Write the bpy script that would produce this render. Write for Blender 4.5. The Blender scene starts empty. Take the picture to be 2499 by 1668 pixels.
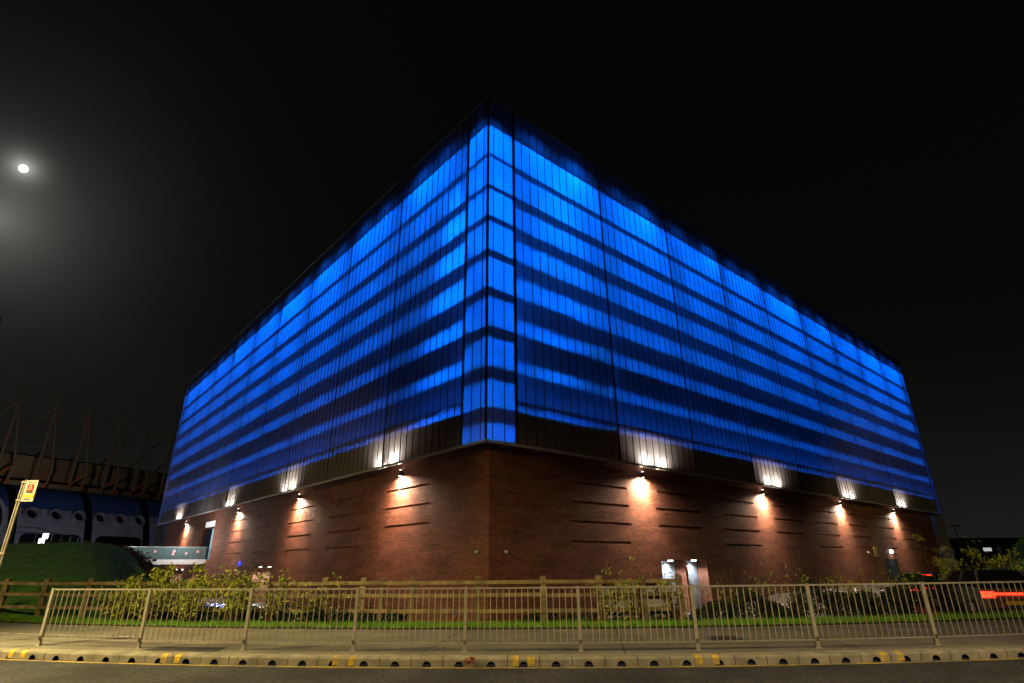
import bpy, math, random
from mathutils import Vector, Matrix
random.seed(7)
R = math.radians
scene = bpy.context.scene
col = scene.collection
PI = math.pi

# ---------------------------------------------------------------- helpers
WORLD = {}            # object -> world position of its origin (no rotation)

class MB:
    def __init__(self):
        self.v = []; self.f = []; self.uv = []
    def quad(self, a, b, c, d, uv=None):
        n = len(self.v); self.v += [tuple(a), tuple(b), tuple(c), tuple(d)]
        self.f.append((n, n+1, n+2, n+3)); self.uv.append(uv or ((0, 0), (1, 0), (1, 1), (0, 1)))
    def tri(self, a, b, c):
        n = len(self.v); self.v += [tuple(a), tuple(b), tuple(c)]
        self.f.append((n, n+1, n+2)); self.uv.append(((0, 0), (1, 0), (.5, 1)))
    def poly(self, pts):
        n = len(self.v); self.v += [tuple(p) for p in pts]
        self.f.append(tuple(range(n, n+len(pts)))); self.uv.append(tuple((p[0], p[2]) for p in pts))
    def hexa(self, p):       # p: 8 points, bottom ring 0-3, top ring 4-7
        for i in ((3, 2, 1, 0), (4, 5, 6, 7), (0, 1, 5, 4), (1, 2, 6, 5), (2, 3, 7, 6), (3, 0, 4, 7)):
            a, b, c, d = (Vector(p[k]) for k in i)
            w = (b-a).length; h = (d-a).length
            self.quad(a, b, c, d, ((0, 0), (w, 0), (w, h), (0, h)))
    def box(self, x0, x1, y0, y1, z0, z1):
        self.hexa([(x0, y0, z0), (x1, y0, z0), (x1, y1, z0), (x0, y1, z0),
                   (x0, y0, z1), (x1, y0, z1), (x1, y1, z1), (x0, y1, z1)])
    def tube(self, pts, r, n=8, caps=True):
        pts = [Vector(p) for p in pts]
        rs = r if isinstance(r, (list, tuple)) else [r]*len(pts)
        rings = []
        for i, p in enumerate(pts):
            t = (pts[min(i+1, len(pts)-1)] - pts[max(i-1, 0)]).normalized()
            u = t.cross(Vector((0, 0, 1)) if abs(t.z) < .9 else Vector((1, 0, 0))).normalized()
            w = t.cross(u)
            rings.append([p + (u*math.cos(2*PI*k/n) + w*math.sin(2*PI*k/n))*rs[i] for k in range(n)])
        for a, b in zip(rings, rings[1:]):
            for k in range(n):
                self.quad(a[k], a[(k+1) % n], b[(k+1) % n], b[k])
        if caps:
            self.poly(rings[0][::-1]); self.poly(rings[-1])
    def ball(self, c, r, n=12, m=8, sz=1):
        c = Vector(c)
        def P(i, j):
            th = PI*i/m; ph = 2*PI*j/n
            return c + Vector((r*math.sin(th)*math.cos(ph), r*math.sin(th)*math.sin(ph), r*sz*math.cos(th)))
        for i in range(m):
            for j in range(n):
                if i == 0: self.tri(P(0, 0), P(1, j), P(1, j+1))
                elif i == m-1: self.tri(P(i, j), P(m, 0), P(i, j+1))
                else: self.quad(P(i, j), P(i+1, j), P(i+1, j+1), P(i, j+1))
    def build(self, name, mat, parent=None, origin=None, smooth=False, weld=False):
        o = Vector(origin) if origin is not None else (WORLD[parent] if parent is not None else Vector((0, 0, 0)))
        me = bpy.data.meshes.new(name)
        me.from_pydata([(x-o.x, y-o.y, z-o.z) for x, y, z in self.v], [], self.f)
        ul = me.uv_layers.new(name='UVMap')
        k = 0
        for uvs in self.uv:
            for q in uvs:
                ul.data[k].uv = q; k += 1
        me.materials.append(mat)
        if smooth or weld:
            import bmesh
            b = bmesh.new(); b.from_mesh(me)
            bmesh.ops.remove_doubles(b, verts=b.verts, dist=1e-4)
            b.to_mesh(me); b.free()
        if smooth:
            for p in me.polygons: p.use_smooth = True
        ob = bpy.data.objects.new(name, me); col.objects.link(ob)
        WORLD[ob] = o.copy()
        if parent is not None:
            ob.parent = parent
            ob.location = o - WORLD[parent]
        else:
            ob.location = o
        return ob

def tag(o, label=None, cat=None, group=None, kind=None):
    if label: o['label'] = label
    if cat: o['category'] = cat
    if group: o['group'] = group
    if kind: o['kind'] = kind
    return o

def empty(name, loc, label=None, cat=None, group=None):
    o = bpy.data.objects.new(name, None); col.objects.link(o)
    o.location = loc; WORLD[o] = Vector(loc); o.empty_display_size = .3
    return tag(o, label, cat, group)

def copy_tree(o, parent=None):
    c = o.copy(); col.objects.link(c)
    if parent is not None: c.parent = parent
    WORLD[c] = WORLD.get(o, Vector((0, 0, 0))).copy()
    for ch in list(o.children): copy_tree(ch, c)
    return c

# ---------------------------------------------------------------- materials
def mat(name, color, rough=.6, var=0., vscale=6., metal=0., bump=0., bscale=20., spec=.4, color2=None, coord='Object', detail=4.):
    m = bpy.data.materials.new(name); m.use_nodes = True
    nt = m.node_tree; N = nt.nodes; L = nt.links
    b = N['Principled BSDF']
    b.inputs['Roughness'].default_value = rough
    b.inputs['Metallic'].default_value = metal
    b.inputs['Specular IOR Level'].default_value = spec
    b.inputs['Base Color'].default_value = (*color, 1)
    tc = N.new('ShaderNodeTexCoord')
    if var or color2:
        nz = N.new('ShaderNodeTexNoise'); nz.inputs['Scale'].default_value = vscale; nz.inputs['Detail'].default_value = detail
        L.new(tc.outputs[coord], nz.inputs['Vector'])
        rp = N.new('ShaderNodeValToRGB')
        c2 = color2 or tuple(min(1, c*(1+var)) for c in color)
        c1 = color if color2 else tuple(c*(1-var) for c in color)
        rp.color_ramp.elements[0].color = (*c1, 1); rp.color_ramp.elements[0].position = .35
        rp.color_ramp.elements[1].color = (*c2, 1); rp.color_ramp.elements[1].position = .65
        L.new(nz.outputs['Fac'], rp.inputs['Fac']); L.new(rp.outputs['Color'], b.inputs['Base Color'])
    if bump:
        nb = N.new('ShaderNodeTexNoise'); nb.inputs['Scale'].default_value = bscale; nb.inputs['Detail'].default_value = 5
        L.new(tc.outputs[coord], nb.inputs['Vector'])
        bp = N.new('ShaderNodeBump'); bp.inputs['Strength'].default_value = bump; bp.inputs['Distance'].default_value = .05
        L.new(nb.outputs['Fac'], bp.inputs['Height']); L.new(bp.outputs['Normal'], b.inputs['Normal'])
    return m

def glow_mat(name, color, strength):
    m = bpy.data.materials.new(name); m.use_nodes = True
    b = m.node_tree.nodes['Principled BSDF']
    b.inputs['Base Color'].default_value = (*[min(.8, c) for c in color], 1)
    b.inputs['Emission Color'].default_value = (*color, 1)
    b.inputs['Emission Strength'].default_value = strength
    return m

def skin_mat(name='polycarbonate_sheet', k=1.):
    m = bpy.data.materials.new(name); m.use_nodes = True
    nt = m.node_tree; N = nt.nodes; L = nt.links
    N.remove(N['Principled BSDF']); out = N['Material Output']
    tr = N.new('ShaderNodeBsdfTranslucent'); df = N.new('ShaderNodeBsdfDiffuse'); gl = N.new('ShaderNodeBsdfGlossy')
    tc = N.new('ShaderNodeTexCoord')
    # every sheet transmits a little differently
    sx = N.new('ShaderNodeSeparateXYZ'); L.new(tc.outputs['UV'], sx.inputs[0])
    dv = N.new('ShaderNodeMath'); dv.operation = 'DIVIDE'; dv.inputs[1].default_value = .64; L.new(sx.outputs['X'], dv.inputs[0])
    fl = N.new('ShaderNodeMath'); fl.operation = 'FLOOR'; L.new(dv.outputs[0], fl.inputs[0])
    wn = N.new('ShaderNodeTexWhiteNoise'); wn.noise_dimensions = '1D'; L.new(fl.outputs[0], wn.inputs['W'])
    mr = N.new('ShaderNodeMapRange'); mr.inputs['To Min'].default_value = .62*k; mr.inputs['To Max'].default_value = .74*k
    L.new(wn.outputs['Value'], mr.inputs['Value'])
    nz = N.new('ShaderNodeTexNoise'); nz.inputs['Scale'].default_value = .5; nz.inputs['Detail'].default_value = 4
    mp = N.new('ShaderNodeMapping'); mp.inputs['Scale'].default_value = (1, .35, 1)
    L.new(tc.outputs['UV'], mp.inputs['Vector']); L.new(mp.outputs[0], nz.inputs['Vector'])
    m2 = N.new('ShaderNodeMapRange'); m2.inputs['From Min'].default_value = .3; m2.inputs['From Max'].default_value = .7
    m2.inputs['To Min'].default_value = .9; m2.inputs['To Max'].default_value = 1.08
    L.new(nz.outputs['Fac'], m2.inputs['Value'])
    mu = N.new('ShaderNodeMath'); mu.operation = 'MULTIPLY'; L.new(mr.outputs[0], mu.inputs[0]); L.new(m2.outputs[0], mu.inputs[1])
    cb = N.new('ShaderNodeCombineColor')
    for j in range(3): L.new(mu.outputs[0], cb.inputs[j])
    L.new(cb.outputs[0], tr.inputs['Color'])
    df.inputs['Color'].default_value = (.44, .45, .48, 1)
    gl.inputs['Color'].default_value = (.8, .8, .8, 1); gl.inputs['Roughness'].default_value = .25
    a = N.new('ShaderNodeMixShader'); a.inputs[0].default_value = .3; L.new(tr.outputs[0], a.inputs[1]); L.new(df.outputs[0], a.inputs[2])
    c = N.new('ShaderNodeMixShader'); c.inputs[0].default_value = .03; L.new(a.outputs[0], c.inputs[1]); L.new(gl.outputs[0], c.inputs[2])
    L.new(c.outputs[0], out.inputs['Surface'])
    return m

def brick_mat():
    m = bpy.data.materials.new('red_brick'); m.use_nodes = True
    nt = m.node_tree; N = nt.nodes; L = nt.links; b = N['Principled BSDF']
    tc = N.new('ShaderNodeTexCoord')
    br = N.new('ShaderNodeTexBrick')
    br.inputs['Scale'].default_value = 1; br.inputs['Brick Width'].default_value = .225; br.inputs['Row Height'].default_value = .075
    br.inputs['Mortar Size'].default_value = .006; br.inputs['Mortar Smooth'].default_value = .3; br.inputs['Bias'].default_value = -.1
    br.inputs['Color1'].default_value = (.18, .055, .03, 1); br.inputs['Color2'].default_value = (.31, .105, .055, 1)
    br.inputs['Mortar'].default_value = (.17, .125, .1, 1)
    L.new(tc.outputs['UV'], br.inputs['Vector'])
    nz = N.new('ShaderNodeTexNoise'); nz.inputs['Scale'].default_value = 1.1; nz.inputs['Detail'].default_value = 6
    mp = N.new('ShaderNodeMapping'); mp.inputs['Scale'].default_value = (.5, 2.2, 1)
    L.new(tc.outputs['UV'], mp.inputs['Vector']); L.new(mp.outputs[0], nz.inputs['Vector'])
    mr = N.new('ShaderNodeMapRange'); mr.inputs['From Min'].default_value = .3; mr.inputs['From Max'].default_value = .7
    mr.inputs['To Min'].default_value = .68; mr.inputs['To Max'].default_value = 1.25
    L.new(nz.outputs['Fac'], mr.inputs['Value'])
    mx = N.new('ShaderNodeMix'); mx.data_type = 'RGBA'; mx.blend_type = 'MULTIPLY'; mx.inputs[0].default_value = 1
    cb = N.new('ShaderNodeCombineColor')
    for k in range(3): L.new(mr.outputs[0], cb.inputs[k])
    L.new(br.outputs['Color'], mx.inputs[6]); L.new(cb.outputs[0], mx.inputs[7])
    L.new(mx.outputs[2], b.inputs['Base Color'])
    b.inputs['Roughness'].default_value = .8; b.inputs['Specular IOR Level'].default_value = .25
    # relief: joints plus the hand-made unevenness of the courses
    n2 = N.new('ShaderNodeTexNoise'); n2.inputs['Scale'].default_value = 3.5; n2.inputs['Detail'].default_value = 6; n2.inputs['Roughness'].default_value = .65
    mp2 = N.new('ShaderNodeMapping'); mp2.inputs['Scale'].default_value = (1, 3, 1)
    L.new(tc.outputs['UV'], mp2.inputs['Vector']); L.new(mp2.outputs[0], n2.inputs['Vector'])
    ad = N.new('ShaderNodeMath'); ad.operation = 'MULTIPLY_ADD'; ad.inputs[1].default_value = -.35
    L.new(br.outputs['Fac'], ad.inputs[0]); L.new(n2.outputs['Fac'], ad.inputs[2])
    bp = N.new('ShaderNodeBump'); bp.inputs['Strength'].default_value = .55; bp.inputs['Distance'].default_value = .035
    L.new(ad.outputs[0], bp.inputs['Height']); L.new(bp.outputs['Normal'], b.inputs['Normal'])
    return m

def asphalt_mat(name, c1, c2, speck, rough=.75, bump=.5):
    m = bpy.data.materials.new(name); m.use_nodes = True
    nt = m.node_tree; N = nt.nodes; L = nt.links; b = N['Principled BSDF']
    tc = N.new('ShaderNodeTexCoord')
    n1 = N.new('ShaderNodeTexNoise'); n1.inputs['Scale'].default_value = .8; n1.inputs['Detail'].default_value = 6
    n2 = N.new('ShaderNodeTexVoronoi'); n2.inputs['Scale'].default_value = 55
    n3 = N.new('ShaderNodeTexNoise'); n3.inputs['Scale'].default_value = 24; n3.inputs['Detail'].default_value = 3
    for n in (n1, n2, n3): L.new(tc.outputs['Object'], n.inputs['Vector'])
    rp = N.new('ShaderNodeValToRGB')
    rp.color_ramp.elements[0].color = (*c1, 1); rp.color_ramp.elements[0].position = .35
    rp.color_ramp.elements[1].color = (*c2, 1); rp.color_ramp.elements[1].position = .68
    L.new(n1.outputs['Fac'], rp.inputs['Fac'])
    r2 = N.new('ShaderNodeValToRGB')
    r2.color_ramp.elements[0].color = (1-speck, 1-speck, 1-speck, 1); r2.color_ramp.elements[0].position = .35
    r2.color_ramp.elements[1].color = (1+speck, 1+speck, 1+speck, 1); r2.color_ramp.elements[1].position = .68
    L.new(n3.outputs['Fac'], r2.inputs['Fac'])
    mx = N.new('ShaderNodeMix'); mx.data_type = 'RGBA'; mx.blend_type = 'MULTIPLY'; mx.inputs[0].default_value = 1
    L.new(rp.outputs['Color'], mx.inputs[6]); L.new(r2.outputs['Color'], mx.inputs[7])
    L.new(mx.outputs[2], b.inputs['Base Color'])
    b.inputs['Roughness'].default_value = rough
    bp = N.new('ShaderNodeBump'); bp.inputs['Strength'].default_value = bump; bp.inputs['Distance'].default_value = .012
    L.new(n2.outputs['Distance'], bp.inputs['Height']); L.new(bp.outputs['Normal'], b.inputs['Normal'])
    return m

M = {}
M['skin'] = skin_mat()
M['parapet'] = skin_mat('dimmed_parapet_sheet', .09)  # same sheet with transmission cut, so the parapet glows dimly
M['brick'] = brick_mat()
M['road'] = asphalt_mat('road_asphalt', (.024, .025, .03), (.06, .06, .068), .75, .75, 1.)
M['path'] = asphalt_mat('path_asphalt', (.125, .118, .1), (.22, .205, .17), .35, .8, .35)
M['plaza'] = asphalt_mat('plaza_paving', (.022, .022, .025), (.05, .05, .055), .4, .28, .8)
M['kerb'] = mat('kerb_concrete', (.27, .25, .21), .85, .25, 3.5, bump=.3, bscale=60)
M['kerb_hole'] = mat('drain_hollow', (.02, .018, .015), .9, .2)
M['yellow'] = mat('worn_yellow_paint', (.3, .25, .12), .7, 0, 9, color2=(.78, .52, .02), bump=.1, bscale=50)
M['yellowline'] = mat('faded_yellow_line', (.2, .17, .1), .75, 0, 3.5, color2=(.52, .38, .07), bump=.1, bscale=50, detail=8)
M['white'] = mat('worn_white_paint', (.2, .19, .17), .7, 0, 5, color2=(.6, .58, .52), detail=8)
M['rail'] = mat('grey_painted_steel', (.33, .3, .26), .45, .15, 9, spec=.5)
M['bolt'] = mat('rusty_bolt', (.12, .07, .04), .7, .3, 30, metal=.4)
M['wood'] = mat('weathered_timber', (.19, .145, .07), .85, .35, 3, bump=.3, bscale=25)
M['wood_dark'] = mat('dark_timber', (.11, .085, .04), .85, .35, 3, bump=.3, bscale=25)  # darker timber tone, used on three posts
M['soil'] = mat('dark_soil', (.03, .026, .018), .95, .4, 3, bump=.5, bscale=8)
M['grass'] = mat('mown_grass', (.085, .25, .01), .8, 0, 3, color2=(.17, .36, .02))
M['hillgrass'] = mat('rough_grass', (.032, .105, .007), .9, 0, 1.6, color2=(.065, .17, .014), bump=.8, bscale=4)
M['leaf'] = mat('autumn_leaf', (.11, .19, .015), .6, 0, 4.5, color2=(.33, .31, .03))
M['leaf2'] = mat('yellow_green_leaf', (.17, .26, .02), .6, 0, 4, color2=(.36, .34, .04))
M['leafdark'] = mat('dark_evergreen_leaf', (.012, .024, .008), .75, 0, 4, color2=(.03, .05, .014))
M['leafbrown'] = mat('bare_brown_twig_leaf', (.035, .024, .014), .8, 0, 1.5, color2=(.06, .05, .024))
M['stem'] = mat('bark_stem', (.09, .05, .03), .9, .3, 12)
M['trim'] = mat('pale_metal_trim', (.5, .48, .45), .4, .05, 3, metal=.2)
M['fin'] = mat('aluminium_rib', (.045, .045, .05), .5)
M['dark'] = mat('charcoal_metal', (.025, .026, .028), .5)
M['girt'] = mat('grey_girt', (.1, .1, .11), .6)
M['inner'] = mat('liner_panel', (.42, .42, .43), .7, .06, .4)
M['liner_low'] = mat('darkened_liner', (.06, .06, .065), .9, .2, .6)  # lower liner darkened so the blue glow fades towards the base
M['cavfloor'] = mat('cavity_grating', (.035, .035, .04), .8)
M['door'] = mat('galvanised_door', (.4, .42, .45), .35, .35, 2.5, metal=.5, bump=.1, bscale=6)
M['bluedoor'] = mat('slate_blue_door', (.06, .09, .12), .5, .2, 4)
M['glass'] = mat('dark_glass', (.01, .014, .016), .08, spec=.8)
M['lens'] = glow_mat('lamp_lens_white', (1, .93, .82), 25)
M['ledlens'] = glow_mat('led_disc', (.85, .95, 1), 14)
M['litglass'] = glow_mat('lit_entrance_glass', (.25, .42, .5), .35)
M['signwhite'] = glow_mat('lit_sign_panel', (.8, .85, .85), .55)
M['bluelamp'] = glow_mat('blue_lamp', (.05, .06, 1), 1.5)
M['redlamp'] = glow_mat('red_tail_lamp', (1, .03, .01), 5)
M['amber'] = glow_mat('amber_lamp', (1, .45, .05), 2)
M['moon'] = glow_mat('moon_surface', (1, .97, .95), 8)
M['flood'] = glow_mat('floodlight_lens', (.95, .97, 1), 14)
M['dome'] = mat('grey_dome_plastic', (.45, .45, .45), .3)
M['tubeblue'] = mat('blue_ribbed_metal', (.07, .13, .34), .5, .1, .5)
M['tubegrey'] = mat('pale_ribbed_metal', (.4, .39, .42), .55, .1, .5)
M['black'] = mat('black_recess', (.008, .009, .012), .4)
M['steel'] = mat('mast_steel', (.3, .29, .28), .6)
M['steelor'] = mat('oxide_red_steel', (.5, .2, .07), .7)
M['concrete'] = mat('stand_concrete', (.3, .27, .22), .85, .2, .15)
M['deck'] = mat('white_deck_edge', (.62, .6, .6), .5, .06, 2)
M['car'] = mat('dark_car_paint', (.07, .075, .09), .25, spec=.6)
M['tyre'] = mat('tyre_rubber', (.015, .015, .015), .85)
M['rim'] = mat('alloy_rim', (.4, .4, .42), .35, metal=.8)
M['signface'] = mat('white_sign_face', (.45, .44, .37), .45, .08, 6)
M['signred'] = mat('red_sign_panel', (.5, .015, .02), .45)
M['signyellow'] = mat('yellow_sign_strip', (.7, .5, .02), .45)
M['signdark'] = mat('dark_sign_strip', (.12, .07, .05), .5)
M['banner'] = mat('pale_mesh_banner', (.22, .21, .19), .8, 0, 9, color2=(.5, .48, .44), detail=6)
M['dryleaf'] = mat('dry_leaf', (.36, .17, .12), .7, .4, 20)
M['yellowbox'] = mat('yellow_plastic', (.5, .48, .02), .5)
M['lampgrey'] = mat('street_lamp_paint', (.2, .2, .2), .5)

def glass_sheet():
    m = bpy.data.materials.new('balustrade_glass'); m.use_nodes = True
    nt = m.node_tree; N = nt.nodes; L = nt.links; N.remove(N['Principled BSDF'])
    t = N.new('ShaderNodeBsdfTransparent'); t.inputs[0].default_value = (.75, .85, .85, 1)
    d = N.new('ShaderNodeBsdfDiffuse'); d.inputs[0].default_value = (.2, .3, .3, 1)
    g = N.new('ShaderNodeBsdfGlossy'); g.inputs['Roughness'].default_value = .1
    a = N.new('ShaderNodeMixShader'); a.inputs[0].default_value = .3; L.new(t.outputs[0], a.inputs[1]); L.new(d.outputs[0], a.inputs[2])
    b = N.new('ShaderNodeMixShader'); b.inputs[0].default_value = .12; L.new(a.outputs[0], b.inputs[1]); L.new(g.outputs[0], b.inputs[2])
    L.new(b.outputs[0], N['Material Output'].inputs['Surface'])
    return m
M['balu'] = glass_sheet()

# ---------------------------------------------------------------- lights
def spot(name, loc, target, power, color, size=100, blend=1., radius=.05, falloff=None):
    l = bpy.data.lights.new(name, 'SPOT'); l.energy = power; l.color = color
    l.spot_size = R(size); l.spot_blend = blend; l.shadow_soft_size = radius
    o = bpy.data.objects.new(name, l); col.objects.link(o); o.location = loc
    d = Vector(target) - Vector(loc)
    o.rotation_euler = d.to_track_quat('-Z', 'Y').to_euler()
    if falloff:
        l.use_nodes = True; nt = l.node_tree
        f = nt.nodes.new('ShaderNodeLightFalloff'); f.inputs['Strength'].default_value = 1
        if falloff == 'Beam':          # collimated strip: fades more slowly than a bare bulb
            a = nt.nodes.new('ShaderNodeMath'); a.operation = 'MULTIPLY'; a.inputs[1].default_value = .34
            b = nt.nodes.new('ShaderNodeMath'); b.operation = 'MULTIPLY_ADD'; b.inputs[1].default_value = 1.33
            nt.links.new(f.outputs['Constant'], a.inputs[0]); nt.links.new(f.outputs['Linear'], b.inputs[0]); nt.links.new(a.outputs[0], b.inputs[2])
            nt.links.new(b.outputs[0], nt.nodes['Emission'].inputs['Strength'])
        else:
            nt.links.new(f.outputs[falloff], nt.nodes['Emission'].inputs['Strength'])
    return o

def point(name, loc, power, color, radius=.1):
    l = bpy.data.lights.new(name, 'POINT'); l.energy = power; l.color = color; l.shadow_soft_size = radius
    o = bpy.data.objects.new(name, l); col.objects.link(o); o.location = loc
    return o

# ---------------------------------------------------------------- road geometry
def K(x):                       # kerb line
    def q(t): return 10.61 - .0433*t + .0106*t*t
    if x > 15: return q(15) + (x-15)*(-.0433+.0212*15)
    if x < -15: return q(-15) + (x+15)*(-.0433-.0212*15)
    return q(x)
def S(t):
    t = max(0., min(1., t)); return t*t*(3-2*t)
def G(x, y):                    # land behind the verge
    d = y - K(x)
    low = -1.25 + .1*S((x-8)/5.) + .45*S((y-22)/6.)*S((x-14)/5.)
    return low*S((d-5.5)/3.6)

def mound_l(x, y):
    u = max(0., min(1., (-x - .56*y)/(7.5*y/40.)))
    w = max(0., min(1., (y-17.5)/20.))
    h = -1.3 + 4.9*math.sin(PI*u/2)*math.sin(PI*w/2)*(1+.03*math.sin(x*.7)+.03*math.sin(y*.9+x*.3))
    c = 2.62 + .06*math.sin(x*.5)
    return h if h < c-.4 else c-.4*math.exp(-(h-c+.4)/.4)
def mound_r(x, y):
    u = max(0., min(1., (x - .74*y)/(9.5*y/40.)))
    w = max(0., min(1., (y-22)/16.))
    return -.75 + 4.6*math.sin(PI*u/2)**1.2*math.sin(PI*w/2)*(1+.05*math.sin(x*.9+1)+.04*math.sin(y*.8))

def strip(name, mt, xs, d0, d1, nd, z0, z1=None, kind='structure'):
    mb = MB(); z1 = z0 if z1 is None else z1
    for a, b in zip(xs, xs[1:]):
        for k in range(nd):
            e0 = d0+(d1-d0)*k/nd; e1 = d0+(d1-d0)*(k+1)/nd
            h0 = z0+(z1-z0)*k/nd; h1 = z0+(z1-z0)*(k+1)/nd
            mb.quad((a, K(a)+e0, h0), (b, K(b)+e0, h0), (b, K(b)+e1, h1), (a, K(a)+e1, h1))
    o = mb.build(name, mt, smooth=True)
    if kind: o['kind'] = kind
    return o
xs_f = [-30+.5*i for i in range(121)]
xs_far = [-400, -200, -100, -60, -40] + xs_f + [40, 60, 100, 200, 400]

strip('road', M['road'], xs_far, -60, .06, 1, -.14)
strip('pavement', M['path'], xs_far, .30, 4.2, 1, 0.)
strip('verge_soil', M['soil'], xs_f, 4.19, 5.35, 1, .03)
strip('verge_edge', M['soil'], xs_f, 4.185, 4.19, 1, -.02, .03)
strip('yellow_line', M['yellowline'], xs_f, -.135, -.035, 1, -.136)
mb = MB()
for a in range(-14, -8):       # white lane line on the shared path
    if a < -8.7: mb.quad((a, K(a)+2.2, .004), (a+.8, K(a+.8)+2.2, .004), (a+.8, K(a+.8)+2.3, .004), (a, K(a)+2.3, .004))
mb.build('path_line', M['white'])['kind'] = 'structure'
mb = MB()                       # tarred joints and a patched trench in the path
for off, x0, x1 in ((1.35, -20, 6), (2.75, -3, 16)):
    x = x0
    while x < x1:
        j0, j1 = .04*math.sin(x*2.1), .04*math.sin((x+.5)*2.1); w = .012+.01*math.sin(x*5)**2
        mb.quad((x, K(x)+off+j0, .004), (x+.5, K(x+.5)+off+j1, .004), (x+.5, K(x+.5)+off+j1+w, .004), (x, K(x)+off+j0+w, .004)); x += .5
for x in (-6.8, -1.7, 1.9, 6.1, 9.3):
    mb.quad((x, K(x)+.32, .0045), (x+.02, K(x)+.32, .0045), (x+.5, K(x)+4.1, .0045), (x+.48, K(x)+4.1, .0045))
mb.build('path_joint', M['soil'])['kind'] = 'structure'
mb = MB()
for x0, x1, d0, d1 in ((-7.1, -5.5, .42, 1.0), (3.9, 4.7, 1.7, 2.6)):
    mb.quad((x0, K(x0)+d0, .004), (x1, K(x1)+d0+.05, .004), (x1-.1, K(x1)+d1, .004), (x0+.15, K(x0)+d1-.06, .004))
mb.build('path_patch', M['road'])['kind'] = 'structure'

# ground behind, one sheet to the horizon
mb = MB()
gx = [-900, -500, -250, -120, -70, -50] + [-40+2*i for i in range(41)] + [50, 70, 120, 250, 500, 900]
gd = [5.3, 5.8, 6.3, 7, 7.6, 8.2, 9, 11, 14, 18, 24, 32, 45, 60, 90, 150, 300, 900]
for a, b in zip(gx, gx[1:]):
    for c, d in zip(gd, gd[1:]):
        p = [(a, K(a)+c), (b, K(b)+c), (b, K(b)+d), (a, K(a)+d)]
        mb.quad(*[(x, y, G(x, y)) for x, y in p])
mb.build('ground', M['plaza'], smooth=True)['kind'] = 'structure'

def hill(name, f, x0, x1, nx, y0, y1, ny, keep):
    mb = MB()
    for i in range(nx):
        for j in range(ny):
            p = []
            for (di, dj) in ((0, 0), (1, 0), (1, 1), (0, 1)):
                y = y0+(y1-y0)*(j+dj)/ny; x = x0+(x1-x0)*(i+di)/nx
                p.append((x, y, f(x, y)))
            if keep(p): mb.quad(*p)
    o = mb.build(name, M['hillgrass'], smooth=True); o['kind'] = 'structure'
    return o
hill('grass_mound', mound_l, -80, -8, 72, 17, 54, 37, lambda p: max(q[2] for q in p) > -1.28)
hill('grass_hill', mound_r, 16, 90, 60, 22, 62, 34, lambda p: max(q[2] for q in p) > -.74)

# ---------------------------------------------------------------- kerb with drain openings
def kerb_blocks():
    mb = MB(); hb = MB(); marks = MB()
    step = .545; n0 = -34; n1 = 36
    sec_top = .02
    for n in range(n0, n1):
        c = .14+step*n; a = c-step/2+.006; b = c+step/2-.006
        hr = .075; zc = -.125            # half-round opening
        def F(x, off, z): return (x, K(x)+off, z)
        # front face around the opening
        pts = [(hr*math.cos(t), hr*.95*math.sin(t)) for t in [PI*k/8 for k in range(9)]]
        zf = -.03
        mb.quad(F(a, 0, -.145), F(c-hr, 0, -.145), F(c-hr, .0, zf), F(a, 0, zf))
        mb.quad(F(c+hr, 0, -.145), F(b, 0, -.145), F(b, 0, zf), F(c+hr, 0, zf))
        for (u0, v0), (u1, v1) in zip(pts, pts[1:]):
            mb.quad(F(c+u1, 0, zc+v1), F(c+u0, 0, zc+v0), F(c+u0, 0, zf), F(c+u1, 0, zf))
            hb.quad(F(c+u0, 0, zc+v0), F(c+u1, 0, zc+v1), F(c+u1, .2, zc+v1), F(c+u0, .2, zc+v0))
        hb.poly([F(c+u, .2, zc+v) for u, v in pts])
        # rounded nose and top
        prof = [(0, -.03), (.008, -.015), (.022, -.004), (.045, .003), (.31, .006)]
        for (o0, h0), (o1, h1) in zip(prof, prof[1:]):
            mb.quad(F(a, o0, h0), F(b, o0, h0), F(b, o1, h1), F(a, o1, h1))
        for e in (a, b):
            mb.poly([F(e, 0, -.145)] + [F(e, o_, h_) for o_, h_ in prof] + [F(e, .31, -.145)])
    for xs in ((-9.65, -9.36), (-6.31, -6.03), (-3.08, -2.8), (.0, .27), (3.08, 3.36), (6.28, 6.58)):
        for x in xs:
            w = .058; j = random.uniform(-.01, .01)
            marks.quad((x-w, K(x-w)-.003, -.125), (x+w+j, K(x+w)-.003, -.12), (x+w, K(x+w)-.003, -.03), (x-w, K(x-w)-.003, -.03))
            prof = [(-.003, -.03), (.005, -.012), (.02, -.001), (.044, .006), (.14+random.uniform(-.03, .05), .009)]
            for (o0, h0), (o1, h1) in zip(prof, prof[1:]):
                marks.quad((x-w, K(x-w)+o0, h0), (x+w, K(x+w)+o0, h0), (x+w, K(x+w)+o1, h1), (x-w, K(x-w)+o1, h1))
    k = mb.build('kerb', M['kerb']); k['kind'] = 'structure'
    h = hb.build('drain_opening', M['kerb_hole'], k); h['kind'] = 'structure'
    m = marks.build('kerb_marking', M['yellow']); m['kind'] = 'structure'
kerb_blocks()

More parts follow.
